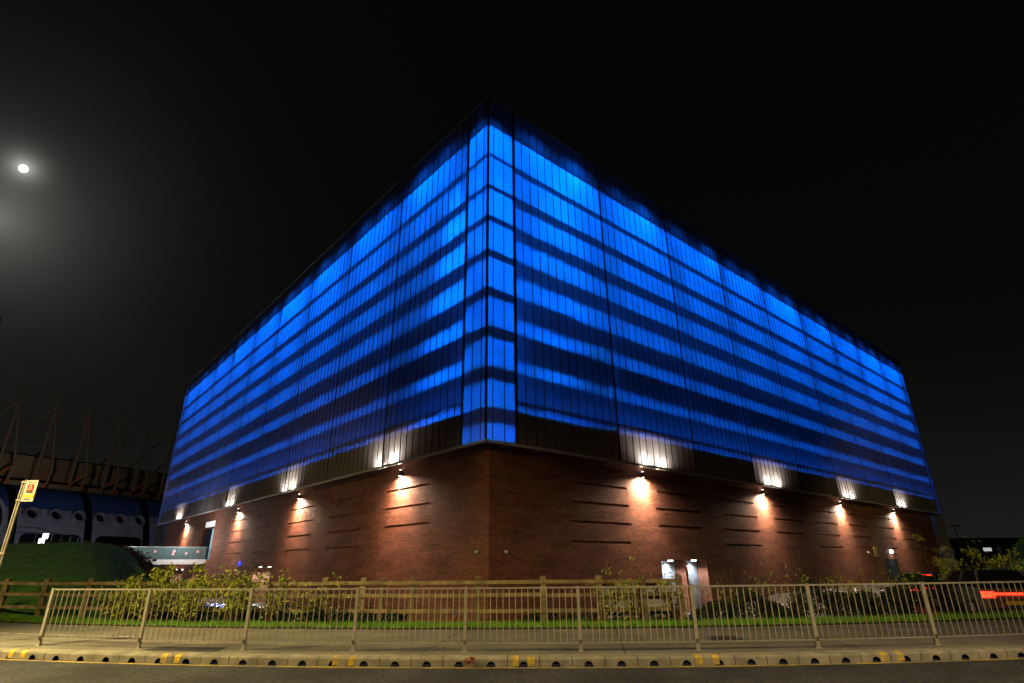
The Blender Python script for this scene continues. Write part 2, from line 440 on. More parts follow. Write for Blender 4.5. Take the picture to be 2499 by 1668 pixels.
# ---------------------------------------------------------------- guardrail, one thing per panel
PITCH = 2.08
GX = [-9.7, -7.34, -5.12, -2.98, -.91, 1.18, 3.29, 5.5, 7.82, 10.25, 12.8, 15.4]
ORD = ['first', 'second', 'third', 'fourth', 'fifth', 'sixth', 'seventh', 'eighth', 'ninth', 'tenth', 'eleventh']
def fence_pt(i):
    x = GX[i]
    return Vector((x, K(x)+.70, 0))
gextra = ['open end post beside the bus stop', 'before the densest yellowing shrubs', 'before the glinting plaza paving', 'before the paired timber posts', 'crumpled leaf below its right end',
          'before bare timber rails and brick', 'before the pale sheets', 'before the lit double door', 'before the dark hedge', 'before the pale leaved bush', 'cut by the picture edge']
for i in range(11):
    p = fence_pt(i); q = fence_pt(i+1); d = (q-p); L_ = d.length; ang = math.atan2(d.y, d.x)
    e = empty('guardrail_panel', (0, 0, 0), 'beige guardrail panel, %s from the left, %s' % (ORD[i], gextra[i]), 'guardrail', 'guardrail panels along the kerb')
    if i == 0:
        m_ = MB(); m_.box(-.026, .026, -.026, .026, -.02, 1.07); m_.box(-.05, .05, -.05, .05, 0, .012); post = m_.build('post', M['rail'], e)
        m_ = MB(); m_.tube([(-.02, -.04, .17), (.02, -.04, .17)], .012, 6); m_.tube([(0, -.045, .13), (0, -.03, .13)], .018, 6); bolt = m_.build('bolt', M['bolt'], post)
        m_ = MB(); m_.box(.03, PITCH-.03, -.012, .012, 1.03, 1.058); top = m_.build('top_rail', M['rail'], e)
        m_ = MB(); m_.box(.03, PITCH-.03, -.02, .02, .125, .14); bot = m_.build('bottom_rail', M['rail'], e)
        m_ = MB(); m_.tube([(0, 0, .14), (0, 0, 1.03)], .008, 6, False); bar0 = m_.build('bar', M['rail'], e)
        bar0.location = (.118, 0, 0)
        for k in range(1, 17):
            b_ = bar0.copy(); col.objects.link(b_); b_.parent = e; b_.location = (.118+k*.1153, 0, 0)
        proto = e
    else:
        for ch in list(proto.children): copy_tree(ch, e)
    e.location = p; e.rotation_euler = (0, 0, ang)
    sc = L_/PITCH; e.scale = (sc, 1, 1)

# ---------------------------------------------------------------- timber post and rail fence
FD = 5.3
wf = empty('timber_fence', (0, K(0)+FD, 0), 'weathered timber post and rail fence with three rails along the grass verge', 'fence')
post_x = [-18.2, -16.4, -14.6, -12.8, -11, -9.2, -7.6, -6.4, -5.15, -4.06, -3.55, -2.72, -.97, .76, 2.22, 3.36, 4.34]
for x in post_x:
    m_ = MB(); y = K(x)+FD; h = 1.13+random.uniform(-.015, .015); w = .075
    m_.hexa([(x-w, y-.05, -.1), (x+w, y-.05, -.1), (x+w, y+.05, -.1), (x-w, y+.05, -.1),
             (x-w, y-.05, h), (x+w, y-.05, h), (x+w, y+.05, h+.02), (x-w, y+.05, h+.02)])
    m_.build('post', M['wood_dark'] if x in (-3.55, -2.72, -.97) else M['wood'], wf)
for z in (1.0, .69, .33):
    for a, b in zip(post_x, post_x[1:]):
        m_ = MB(); dz = random.uniform(-.012, .012); dz2 = random.uniform(-.012, .012)
        y0 = K(a)+FD-.085; y1 = K(b)+FD-.085
        off = 0 if not (-4.1 < a < -2.8) else .0
        m_.hexa([(a+.004, y0, z-.045+dz), (b-.004, y1, z-.045+dz2), (b-.004, y1+.034, z-.045+dz2), (a+.004, y0+.034, z-.045+dz),
                 (a+.004, y0, z+.045+dz), (b-.004, y1, z+.045+dz2), (b-.004, y1+.034, z+.045+dz2), (a+.004, y0+.034, z+.045+dz)])
        m_.build('rail', M['wood'], wf)
# pale banners tied behind the rails
for (x0, x1, lab) in ((2.32, 3.22, 'pale crumpled sheet behind the fence rails, nearer the brick corner'), (3.46, 4.2, 'pale crumpled sheet behind the fence rails, beside the lit double door')):
    m_ = MB(); nx = 10; nz = 8
    rr = random.Random(int(x0*100))
    hz = [[rr.uniform(-.015, .015) for _ in range(nz+1)] for _ in range(nx+1)]
    P_ = lambda i, k: (x0+(x1-x0)*i/nx, K(x0+(x1-x0)*i/nx)+FD+.1+hz[i][k], .12+.82*k/nz+(hz[i][k] if k == nz else 0))
    for i in range(nx):
        for k in range(nz): m_.quad(P_(i, k), P_(i+1, k), P_(i+1, k+1), P_(i, k+1))
    tag(m_.build('banner', M['banner'], origin=(x0, K(x0)+FD+.1, .12), smooth=True), lab, 'banner')

# ---------------------------------------------------------------- plants
def leaf(mb, p, s, rnd):
    n = Vector((rnd.uniform(-1, 1), rnd.uniform(-1, 1), rnd.uniform(-.6, 1))).normalized()
    u = n.cross(Vector((rnd.uniform(-1, 1), rnd.uniform(-1, 1), rnd.uniform(-1, 1)))).normalized(); w = n.cross(u)
    p = Vector(p)
    mb.quad(p-u*s, p-w*s*.42+u*s*.1, p+u*s, p+w*s*.42+u*s*.1)
def bush(name, base, rx, ry, h, nleaf, lm, label, group, seed, size=.052, nstem=14, clumps=26, low=.15):
    rnd = random.Random(seed); x, y, z = base
    e = empty(name, base, label, 'shrub', group)
    st = MB(); lf = MB(); heads = []
    for k in range(nstem):
        a = rnd.uniform(0, 2*PI); rr = math.sqrt(rnd.random())
        tip = (x+rx*rr*math.cos(a), y+ry*rr*math.sin(a), z+h*(1-.45*rr*rr)*rnd.uniform(.75, 1.05))
        mid = (x+.45*rx*rr*math.cos(a)+rnd.uniform(-.05, .05), y+.45*ry*rr*math.sin(a), z+(tip[2]-z)*.5)
        st.tube([(x+.12*rx*math.cos(a), y, z-.05), mid, tip], [.014, .01, .004], 5, False)
        for t in (.35, .55, .7, .85, 1.):
            heads.append(tuple(mid[i]+(tip[i]-mid[i])*(2*t-1) if t > .5 else base[i]+(mid[i]-base[i])*2*t for i in range(3)))
    st.build('stem', M['stem'], e)
    cl = [rnd.choice(heads) for _ in range(clumps)]
    for k in range(nleaf):
        c = rnd.choice(cl) if rnd.random() < .8 else rnd.choice(heads)
        p = (c[0]+rnd.gauss(0, .11), c[1]+rnd.gauss(0, .11), max(z+low*rnd.random(), c[2]+rnd.gauss(0, .085)))
        leaf(lf, p, size*rnd.uniform(.6, 1.25), rnd)
    lf.build('foliage', lm, e)
    return e
def bed(x, extra=.55): return (x, K(x)+FD+extra, G(x, K(x)+FD+extra))
gl = 'leafy shrubs behind the guardrail'
bush('leafy_shrub', (-11.35, K(-11.35)+5.0, .02), .95, .5, 1.12, 1100, M['leaf'], 'low yellow green shrub at the far left end of the guardrail', gl, 1)
bush('leafy_shrub', (-10.2, K(-10.2)+4.95, .02), 1.0, .5, 1.5, 1900, M['leaf'], 'tall dense yellowing shrub behind the first guardrail panel', gl, 2)
bush('leafy_shrub', (-8.85, K(-8.85)+5.0, .02), .95, .5, 1.42, 1700, M['leaf'], 'dense yellowing shrub straddling the second guardrail post', gl, 3)
bush('leafy_shrub', (-7.6, K(-7.6)+5.0, .02), .85, .45, 1.55, 1350, M['leaf'], 'tall ragged yellowing shrub in front of the lit far doors', gl, 4)
bush('leafy_shrub', (-6.5, K(-6.5)+5.05, .02), .7, .4, 1.38, 430, M['leaf'], 'thin open shrub left of the third guardrail post', gl, 5, nstem=9)
bush('leafy_shrub', (-5.65, K(-5.65)+5.05, .02), .6, .35, 1.3, 260, M['leaf'], 'sparse twiggy shrub in front of the lit left double door', gl, 6, nstem=7)
bush('leafy_shrub', (-4.75, K(-4.75)+5.05, .02), .45, .3, 1.2, 90, M['leaf'], 'nearly bare shrub beside the paired timber posts', gl, 7, nstem=5, clumps=9)
bush('leafy_shrub', (2.25, K(2.25)+5.1, .02), .5, .3, 1.3, 170, M['leaf2'], 'small bright shrub at the end of the timber rails', gl, 8, nstem=7, clumps=10)
bush('leafy_shrub', (3.1, K(3.1)+5.1, .02), .55, .3, 1.62, 230, M['leaf2'], 'tall thin shrub in front of the pale sheets', gl, 9, nstem=7, clumps=14)
bush('leafy_shrub', (4.15, K(4.15)+5.15, .02), .45, .3, 1.25, 80, M['leaf2'], 'wispy shrub in front of the lit right double door', gl, 10, nstem=5, clumps=8)
for k, (x, h, n, lab) in enumerate(((5.7, 1.5, 60, 'wispy bare stems just right of the lit right double door'), (6.7, 1.45, 75, 'wispy stems with few leaves above the dark hedge, near the hoop'),
        (7.7, 1.5, 110, 'thin stems with pale leaves above the middle of the dark hedge'), (8.7, 1.55, 130, 'thin stems with pale leaves left of the slate blue door'),
        (9.7, 1.5, 160, 'pale leaved stems in front of the slate blue door'), (10.7, 1.35, 170, 'pale leaved stems just right of the slate blue door'))):
    bush('leafy_shrub', (x, K(x)+5.6, .0), .6, .35, h, n, M['leaf2'], lab, gl, 20+k, nstem=16, clumps=12)
for k, (x, y, h, rx, n, lab) in enumerate(((17.3, 24.0, 3.3, 1.3, 1500, 'large pale leaved bush at the building end'), (18.9, 24.2, 3.6, 1.3, 2200, 'largest pale leaved bush, in front of the grassy hill'),
        (20.4, 24.2, 3.0, 1.1, 1100, 'pale leaved bush nearest the right edge of the picture'))):
    bush('leafy_shrub', (x, y+.6, G(x, y+.6)), rx, .7, h, n, M['leaf2'], lab, gl, 40+k, size=.06, nstem=18, clumps=44, low=1.4)

def ground_cover(name, pts, n, lm, size, spread, hgt, label, seed):
    rnd = random.Random(seed); mb = MB()
    for k in range(n):
        c = rnd.choice(pts)
        p = (c[0]+rnd.gauss(0, spread), c[1]+rnd.gauss(0, spread*.6), c[2]+abs(rnd.gauss(0, hgt)))
        leaf(mb, p, size*rnd.uniform(.6, 1.3), rnd)
    o = mb.build(name, lm); tag(o, label, 'ground cover', kind='stuff'); return o
rnd = random.Random(5)
pts = []
for k in range(240):
    x = rnd.uniform(-11, -3.0); pts.append((x, K(x)+FD-.05+rnd.uniform(-.1, .4), .03+.16*rnd.random()*(1 if x < -4.5 else .5)))
for k in range(40):
    x = rnd.uniform(.2, 4.6); pts.append((x, K(x)+FD+rnd.uniform(-.05, .3), .03))
ground_cover('undergrowth', pts, 15000, M['leafdark'], .045, .1, .12, 'low dark evergreen ground cover along the timber fence', 3)
def hedge(x0, x1, h, label, seed):
    rnd = random.Random(seed); e = empty('dark_hedge', ((x0+x1)/2, K((x0+x1)/2)+5.6, 0), label, 'hedge', 'low dark hedges behind the verge')
    mb = MB(); st = MB()
    for k in range(int((x1-x0)*9)):
        x = rnd.uniform(x0, x1); y = K(x)+5.55+rnd.uniform(-.15, .25)
        st.tube([(x, y, -.05), (x+rnd.uniform(-.1, .1), y, h*.8*rnd.uniform(.6, 1))], [.01, .005], 4, False)
    for k in range(int((x1-x0)*1900)):
        x = x0+(x1-x0)*rnd.random(); hh = h*(.8+.2*math.sin(x*3.1+seed)+.12*math.sin(x*7.3))
        edge = min(1, (x-x0)/.5, (x1-x)/.5)**.5
        z = hh*edge*(1-rnd.random()**2.2*.9); y = K(x)+5.55+rnd.gauss(0, .22)
        leaf(mb, (x, y, max(.02, z)), .045*rnd.uniform(.6, 1.2), rnd)
    st.build('stem', M['stem'], e); mb.build('foliage', M['leafdark'], e)
hedge(4.7, 7.3, .64, 'low dark hedge between the lit double door and the middle guardrail posts', 1)
hedge(7.3, 9.9, .86, 'dark evergreen hedge under the thin leafy stems', 2)
hedge(9.9, 12.6, 1.0, 'tallest dark hedge, left of the dark car', 3)

# verge grass: blades past counting
rnd = random.Random(11); mb = MB()
for k in range(30000):
    x = rnd.uniform(-19, 16.5); d = 4.2+1.15*rnd.random(); y = K(x)+d; h = rnd.uniform(.03, .1)*(1.2 if d > 5 else 1)
    a = rnd.uniform(0, PI); w = .009; dx, dy = w*math.cos(a), w*math.sin(a); lx, ly = rnd.gauss(0, .025), rnd.gauss(0, .025)
    mb.tri((x-dx, y-dy, .025), (x+dx, y+dy, .025), (x+lx, y+ly, .03+h))
tag(mb.build('grass', M['grass']), 'bright green mown grass strip between path and fence', 'grass', kind='stuff')
rnd = random.Random(14); mb = MB()
for k in range(26000):
    y = rnd.uniform(18, 42); x = rnd.uniform(-48, -9)
    if -x < .56*y or y < K(x)+FD+.6: continue
    leaf(mb, (x, y, mound_l(x, y)+.03), .055*rnd.uniform(.5, 1.3), rnd)
tag(mb.build('mound_grass', M['hillgrass']), 'rough grass tufts over the dark left mound', 'grass', kind='stuff')
# brown scrub on the shoulder of the mound
pts = []
rnd = random.Random(9)
while len(pts) < 420:
    y = rnd.uniform(36, 53); x = -.56*y - rnd.uniform(-.02, 1.0)*7.5*y/40
    u = (-x-.56*y)/(7.5*y/40)
    if u > .25 + (y-36)/17*.8: continue
    pts.append((x, y, mound_l(x, y)))
ground_cover('scrub', pts, 16000, M['leafbrown'], .11, .45, .2, 'dark brown scrub covering the shoulder of the left mound', 4)
rnd = random.Random(12); mb = MB()
for k in range(9000):
    x = rnd.uniform(26, 62); y = rnd.uniform(27, 45); z = mound_r(x, y)
    if z < -.6: continue
    leaf(mb, (x, y, z+.08), .12*rnd.uniform(.5, 1.2), rnd)
tag(mb.build('hill_grass', M['hillgrass']), 'rough tufted grass over the right hand hill', 'grass', kind='stuff')
rnd = random.Random(13); mb = MB()
for k in range(170):
    x = rnd.uniform(-11, 11); d = rnd.choice((rnd.uniform(.3, 4.1), rnd.uniform(3.9, 4.4), rnd.uniform(-.12, -.02)))
    p = Vector((x, K(x)+d, (.008 if d > 0 else -.13)+.03*(d > 4.1))); s = rnd.uniform(.012, .03); a = rnd.uniform(0, PI)
    u = Vector((math.cos(a), math.sin(a), .15)); w = Vector((-math.sin(a), math.cos(a), .25))
    mb.quad(p-u*s, p-w*s*.5, p+u*s, p+w*s*.5)
tag(mb.build('leaf_litter', M['dryleaf']), 'small fallen leaves scattered over the path and kerb', 'leaf litter', kind='stuff')
# crumpled leaf in the gutter
rnd = random.Random(21); mb = MB(); lx = -.78
for k in range(16):
    a = rnd.uniform(0, 2*PI); r = rnd.uniform(.02, .12); c = Vector((lx+r*math.cos(a), K(lx)-.04+.35*r*math.sin(a), -.12+rnd.uniform(0, .13)))
    u = Vector((rnd.gauss(0, 1), rnd.gauss(0, 1), rnd.gauss(0, 1))).normalized()*.055; w = u.cross(Vector((rnd.gauss(0, 1), rnd.gauss(0, 1), rnd.gauss(0, 1)))).normalized()*.035
    mb.quad(c-u, c-w+u*.2, c+u, c+w*.8)
tag(mb.build('crumpled_leaf', M['dryleaf'], origin=(lx, K(lx)-.04, -.13)), 'crumpled pinkish brown dead leaf lying against the kerb', 'dead leaf')

# ---------------------------------------------------------------- the hall
C0 = Vector((-1.1889, 24., 0)); AZ = .8551
DR = Vector((math.sin(AZ), math.cos(AZ), 0)); DL = Vector((-math.cos(AZ), math.sin(AZ), 0))
LEN = 70.3; ZB = 6.46; ZT = 26.03; INS = 1.0
def W(face, s, inset, z):
    d, n = (DR, DL) if face == 'R' else (DL, DR)
    return C0 + d*s + n*inset + Vector((0, 0, z))
hall = empty('sports_hall', C0, 'big square hall with glowing blue translucent cladding above a dark red brick base', 'building')
def fbox(mb, face, s0, s1, i0, i1, z0, z1):
    mb.hexa([W(face, s0, i0, z0), W(face, s1, i0, z0), W(face, s1, i1, z0), W(face, s0, i1, z0),
             W(face, s0, i0, z1), W(face, s1, i0, z1), W(face, s1, i1, z1), W(face, s0, i1, z1)])
SEAM = [1.8+7.42*k for k in range(10)]
ROWS = [8.2, 10.1, 12.1, 14.1, 16.2, 18.2, 20.1, 22.1, 24.15]
ribs = {}
for f in 'RL':
    mb = MB()
    mb.quad(W(f, 0, 0, ZB), W(f, LEN, 0, ZB), W(f, LEN, 0, 24.15), W(f, 0, 0, 24.15), ((0, ZB), (LEN, ZB), (LEN, 24.15), (0, 24.15)))
    mb.build('cladding', M['skin'], hall)
    mb = MB(); mb.quad(W(f, 0, 0, 24.15), W(f, LEN, 0, 24.15), W(f, LEN, 0, ZT), W(f, 0, 0, ZT), ((0, 24), (LEN, 24), (LEN, ZT), (0, ZT)))
    mb.build('parapet', M['parapet'], hall)
    mb = MB(); s = .4
    fbox(mb, f, .36, .39, -.03, .005, ZB, ZT); fbox(mb, f, 1.05, 1.08, -.03, .005, ZB, ZT)
    for k, s0 in enumerate(SEAM[:-1]):
        for j in range(1, 12):
            s = s0 + j*7.42/12
            fbox(mb, f, s-.013, s+.013, -.03, .005, ZB, ZT)
    mb.build('cladding_rib', M['fin'], hall)
    for s in SEAM:                                   # wide joints with a backing fin in the cavity
        mb = MB(); fbox(mb, f, s-(.05 if s > 2 else .08), s+(.05 if s > 2 else .08), -.045, .004, ZB, ZT); mb.build('mullion', M['fin'], hall)
        mb = MB(); fbox(mb, f, s-.03, s+.03, .012, .36 if s > 2 else INS-.004, ZB+.02, ZT-.1); mb.build('cavity_fin', M['girt'], hall)
    mb = MB(); fbox(mb, f, LEN-.05, LEN+.05, -.045, .004, ZB, ZT); mb.build('mullion', M['fin'], hall)
    for z in ROWS:
        mb = MB(); fbox(mb, f, 1.9, LEN, .012, .09 if z < 24 else .06, z-.035, z+.035); mb.build('girt', M['girt'], hall)
        mb = MB(); fbox(mb, f, .04, 1.74, .012, .045, z-.035, z+.035); mb.build('girt', M['girt'], hall)
    mb = MB(); fbox(mb, f, 1.78, SEAM[-1]+.02, .04, INS+.03, 8.44, 8.52); mb.build('cavity_floor', M['cavfloor'], hall)
    mb = MB(); fbox(mb, f, .0, 1.85, 0.006, INS+.03, ZB-.03-(.006 if f == 'L' else 0), ZB+.01+(.006 if f == 'L' else 0)); mb.build('corner_light_stop', M['dark'], hall)  # plate added to keep corner LED light off the brick
    mb = MB(); fbox(mb, f, SEAM[-1]-.1, LEN, .006, INS-.003, ZB-.03, ZB+.01); mb.build('corner_light_stop', M['dark'], hall)  # plate added to stop blue light spilling at the far end
    mb = MB(); fbox(mb, f, -.05, LEN+.05, -.06, .05, ZB-.1, ZB+.03); mb.build('bottom_trim', M['trim'], hall)
    mb = MB(); fbox(mb, f, -.05, LEN+.05, -.05, .1, ZT, ZT+.06); mb.build('coping', M['trim'], hall)
    mb = MB()                                        # liner wall above the brick
    mb.quad(W(f, INS, INS, 13.4), W(f, LEN-INS, INS, 13.4), W(f, LEN-INS, INS, 25.2), W(f, INS, INS, 25.2))
    mb.build('liner_wall', M['inner'], hall)
    mb = MB(); mb.quad(W(f, INS, INS, 8.5), W(f, LEN-INS, INS, 8.5), W(f, LEN-INS, INS, 13.4), W(f, INS, INS, 13.4))
    mb.build('lower_liner_wall', M['liner_low'], hall)  # darker tone here dims the light bouncing in the lower cavity
mb = MB()
mb.box(C0.x-.06, C0.x+.06, C0.y-.06, C0.y+.06, ZB-.1, ZT+.05)
mb.build('corner_post', M['dark'], hall)
# closed far sides and roof
mb = MB()
A_, B_, D_ = W('R', LEN, 0, 0), W('R', LEN, LEN, 0), W('L', LEN, 0, 0)
for p, q in ((A_, B_), (B_, D_)):
    mb.quad(p+Vector((0, 0, -1.5)), q+Vector((0, 0, -1.5)), q+Vector((0, 0, ZT)), p+Vector((0, 0, ZT)))
mb.build('rear_cladding', M['girt'], hall)
mb = MB(); mb.quad(W('R', INS, INS, 25.2), W('R', LEN, INS, 25.2), B_+Vector((0, 0, 25.2)), W('L', LEN, INS, 25.2)); mb.build('roof', M['dark'], hall)

def relief_wall(face, rects, z0, z1, s0, s1):
    ss = sorted({s0, s1} | {r[0] for r in rects} | {r[1] for r in rects})
    zs = sorted({z0, z1} | {r[2] for r in rects} | {r[3] for r in rects})
    dep = {}
    for i in range(len(ss)-1):
        for j in range(len(zs)-1):
            cs, cz = (ss[i]+ss[i+1])/2, (zs[j]+zs[j+1])/2
            dep[i, j] = next((r[4] for r in rects if r[0] < cs < r[1] and r[2] < cz < r[3]), 0)
    mb = MB()
    for (i, j), d in dep.items():
        a, b, c, e = ss[i], ss[i+1], zs[j], zs[j+1]; I = INS+d
        mb.quad(W(face, a, I, c), W(face, b, I, c), W(face, b, I, e), W(face, a, I, e), ((a, c), (b, c), (b, e), (a, e)))
        for (k, l, kind) in ((i+1, j, 'v'), (i, j+1, 'h')):
            d2 = dep.get((k, l))
            if d2 is None or d2 == d: continue
            if kind == 'v': mb.quad(W(face, b, I, c), W(face, b, INS+d2, c), W(face, b, INS+d2, e), W(face, b, I, e), ((b, c), (b+d2-d, c), (b+d2-d, e), (b, e)))
            else: mb.quad(W(face, a, I, e), W(face, b, I, e), W(face, b, INS+d2, e), W(face, a, INS+d2, e), ((a, e), (b, e), (b, e+d2-d), (a, e+d2-d)))
    return mb
def slots(centres, zs, opens):
    out = []
    for c in centres:
        for z in zs:
            if random.random() < .06: continue
            j0, j1 = random.uniform(-.18, .18), random.uniform(-.18, .18); r = (c-2.3+j0, c+2.3+j1, z-.055, z+.055, .075)
            if any(not (r[1] < o[0]-.2 or r[0] > o[1]+.2 or r[3] < o[2]-.1 or r[2] > o[3]+.1) for o in opens): continue
            out.append(r)
    return out
OPEN_R = [(13.4, 15.75, -1.5, 1.5, .75), (15.95, 18.1, -1.5, 1.5, .75), (49.7, 53.4, -1.5, 1.4, .15)]
OPEN_L = [(27.6, 29.5, -1.5, 1.32, .75), (29.7, 31.6, -1.5, 1.32, .75), (45.7, 51.2, 1.95, 5.8, .6), (48.8, 51.1, -1.5, 1.08, .6), (55.7, 58.3, -1.5, 1.03, .6), (58.6, 61.2, -1.5, 1.03, .6)]
ZS = [2.4, 3.35, 4.3, 5.25]
relief_wall('R', OPEN_R+slots([8.6+7.27*k for k in range(8)], ZS+[6.15], OPEN_R), -1.5, 8.5, INS, LEN-INS).build('brick_wall', M['brick'], hall)
relief_wall('L', OPEN_L+slots([8.2+7.3*k for k in range(8)], ZS, OPEN_L), -1.5, 8.5, INS, LEN-INS).build('brick_wall', M['brick'], hall)
mb = MB()                        # brick returns at the far ends
for f in 'RL':
    mb.quad(W(f, LEN-INS, INS, -1.5), W(f, LEN-INS, LEN-2, -1.5), W(f, LEN-INS, LEN-2, 8.5), W(f, LEN-INS, INS, 8.5), ((0, 0), (60, 0), (60, 10), (0, 10)))
mb.build('brick_return', M['brick'], hall)

def wall_lamp(face, s, z=6.12, pw=1.):
    b = MB(); i = INS-.16
    c = W(face, s, i, z)
    b.tube([c+Vector((0, 0, -.16)), c+Vector((0, 0, .16))], .075, 12); fbox(b, face, s-.05, s+.05, INS-.1, INS-.001, z-.06, z+.06)
    lamp = b.build('wall_lamp', M['dark'], hall)
    l = MB(); l.tube([c+Vector((0, 0, -.168)), c+Vector((0, 0, -.161))], .065, 12); l.tube([c+Vector((0, 0, .161)), c+Vector((0, 0, .168))], .065, 12)
    l.build('lens', M['lens'], lamp)
    down = c+Vector((0, 0, -.2)); up = c+Vector((0, 0, .2))
    n = (W(face, s, 1, 0)-W(face, s, 0, 0))
    spot('wall_lamp_down', down, down+Vector((0, 0, -1))+n*.03, 4200*pw, (1, .72, .5), 96, 1., .05)
    spot('wall_lamp_glow', down-n*.06, down+Vector((0, 0, -1))+n*.2, 2600*pw, (1, .74, .52), 172, .7, .06)
    for off in (-.75, .75):
        u0 = W(face, s+off, .34, z+.22)
        spot('wall_lamp_up', u0, u0+Vector((0, 0, 1))-n*.55, 190*pw, (1, .86, .74), 170, 1, .08)
for s in (12.24, 26.75, 41.25, 55.6): wall_lamp('R', s)
for s in (8.7, 23.3, 38.0, 58.0): wall_lamp('L', s)

LED = (.0, .128, 1.)
def led(face, s, inset, p, z=25.35, cone=172, fall='Beam'):
    loc = W(face, s, inset, z)
    spot('facade_led', loc, loc+Vector((0, 0, -1)), p, LED, cone, 1., .11, fall)
rnd = random.Random(3)
for f in 'RL':
    for k in range(9):
        a = SEAM[k]
        g = (1.25 if k == 0 else 1.)*(1-.035*k)
        for t, q in ((.27, .7), (.73, 1.15)):
            led(f, a+7.42*(t+rnd.uniform(-.07, .07)), .85, 365*g*q*rnd.uniform(.6, 1.45))
led('R', .66, .9, 520, cone=110, fall='Constant')
led('R', .88, .93, 1350, cone=30)
led('R', 5.4, .86, 620, cone=46, fall='Constant')
led('L', 2.9, .88, 1700, cone=30, fall='Constant')
for f in 'RL': led(f, LEN-.9, .8, 120)

# doors, signs and small fittings on the walls
def double_door(face, s0, s1, zt, inset, mt):
    d = MB(); mid = (s0+s1)/2
    fbox(d, face, s0+.02, mid-.012, inset-.09, inset-.03, -1.3, zt-.05); fbox(d, face, mid+.012, s1-.02, inset-.09, inset-.03, -1.3, zt-.05)
    do = d.build('door', mt, hall)
    h = MB()
    for e in (-.12, .12):
        h.tube([W(face, mid+e, inset-.13, -.35), W(face, mid+e, inset-.13, .15)], .018, 6)
    h.build('handle', M['dark'], do)
    return do
def door_light(face, s, inset, z, p=14, col_=(.8, .92, 1)):
    l = MB(); c = W(face, s, inset, z)
    l.tube([c+Vector((0, 0, -.05)), c+Vector((0, 0, -.005))], .15, 14)
    l.build('door_light', M['ledlens'], hall)
    spot('door_light_beam', c+Vector((0, 0, -.08)), c+Vector((0, 0, -1.08)), p, col_, 150, .6, .1)
for (a, b, z, l) in ((13.4, 15.75, 1.5, 14.75), (15.95, 18.1, 1.5, 17.2)):
    double_door('R', a, b, z, INS+.75, M['door']); door_light('R', l, INS+.3, z, 330)
for (a, b, z) in ((27.6, 29.5, 1.32), (29.7, 31.6, 1.32)):
    double_door('L', a, b, z, INS+.75, M['door']); door_light('L', (a+b)/2+.1, INS+.3, z, 420)
for (a, b, z) in ((48.8, 51.1, 1.08), (55.7, 58.3, 1.03), (58.6, 61.2, 1.03)):
    double_door('L', a, b, z, INS+.6, M['door']); door_light('L', (a+b)/2, INS+.25, z, 420)
double_door('R', 49.7, 53.4, 1.4, INS+.15, M['bluedoor'])
mb = MB(); mb.ball(W('R', 51.9, INS-.08, 2.1), .17, 12, 8); mb.build('bulkhead_lamp', M['ledlens'], hall)
spot('bulkhead_glow', W('R', 51.9, INS-.3, 2.1), W('R', 51.9, INS+.2, .9), 45, (1, .92, .8), 150, 1, .1)
for f, s, z in (('L', 1.72, 1.9), ('R', 1.9, 1.89), ('R', 45.6, 2.0), ('L', 60, 1.9)):
    m_ = MB(); fbox(m_, f, s-.04, s+.04, INS-.08, INS-.001, z-.02, z+.08); m_.ball(W(f, s, INS-.12, z), .085, 12, 8)
    m_.build('camera_dome', M['dome'], hall)
m_ = MB(); fbox(m_, 'R', 47.3, 48.3, INS-.03, INS-.002, 1.65, 2.55); sg = m_.build('wall_sign', M['signyellow'], hall)
m_ = MB(); fbox(m_, 'R', 47.4, 48.2, INS-.036, INS-.031, 1.75, 2.0); m_.build('sign_panel', M['signface'], sg)
m_ = MB(); m_.ball(W('L', 35.2, INS-.1, 1.55), .13, 10, 8, 1.5); m_.build('blue_lamp', M['bluelamp'], hall)
spot('blue_lamp_beam', W('L', 35.2, INS-.4, 1.6), (-21.3, 43.5, -1.25), 3800, (.18, .3, 1), 38, .7, .1)
# upper entrance over the footbridge
m_ = MB(); fbox(m_, 'L', 45.75, 47.6, INS+.3, INS+.34, 2.0, 5.0); m_.build('entrance_glass', M['litglass'], hall)
m_ = MB(); fbox(m_, 'L', 47.62, 51.15, INS+.3, INS+.34, 2.0, 5.0); m_.build('entrance_door', M['glass'], hall)
m_ = MB(); fbox(m_, 'L', 45.8, 49.3, INS-.02, INS+.1, 5.15, 5.7); m_.build('entrance_sign', M['signwhite'], hall)

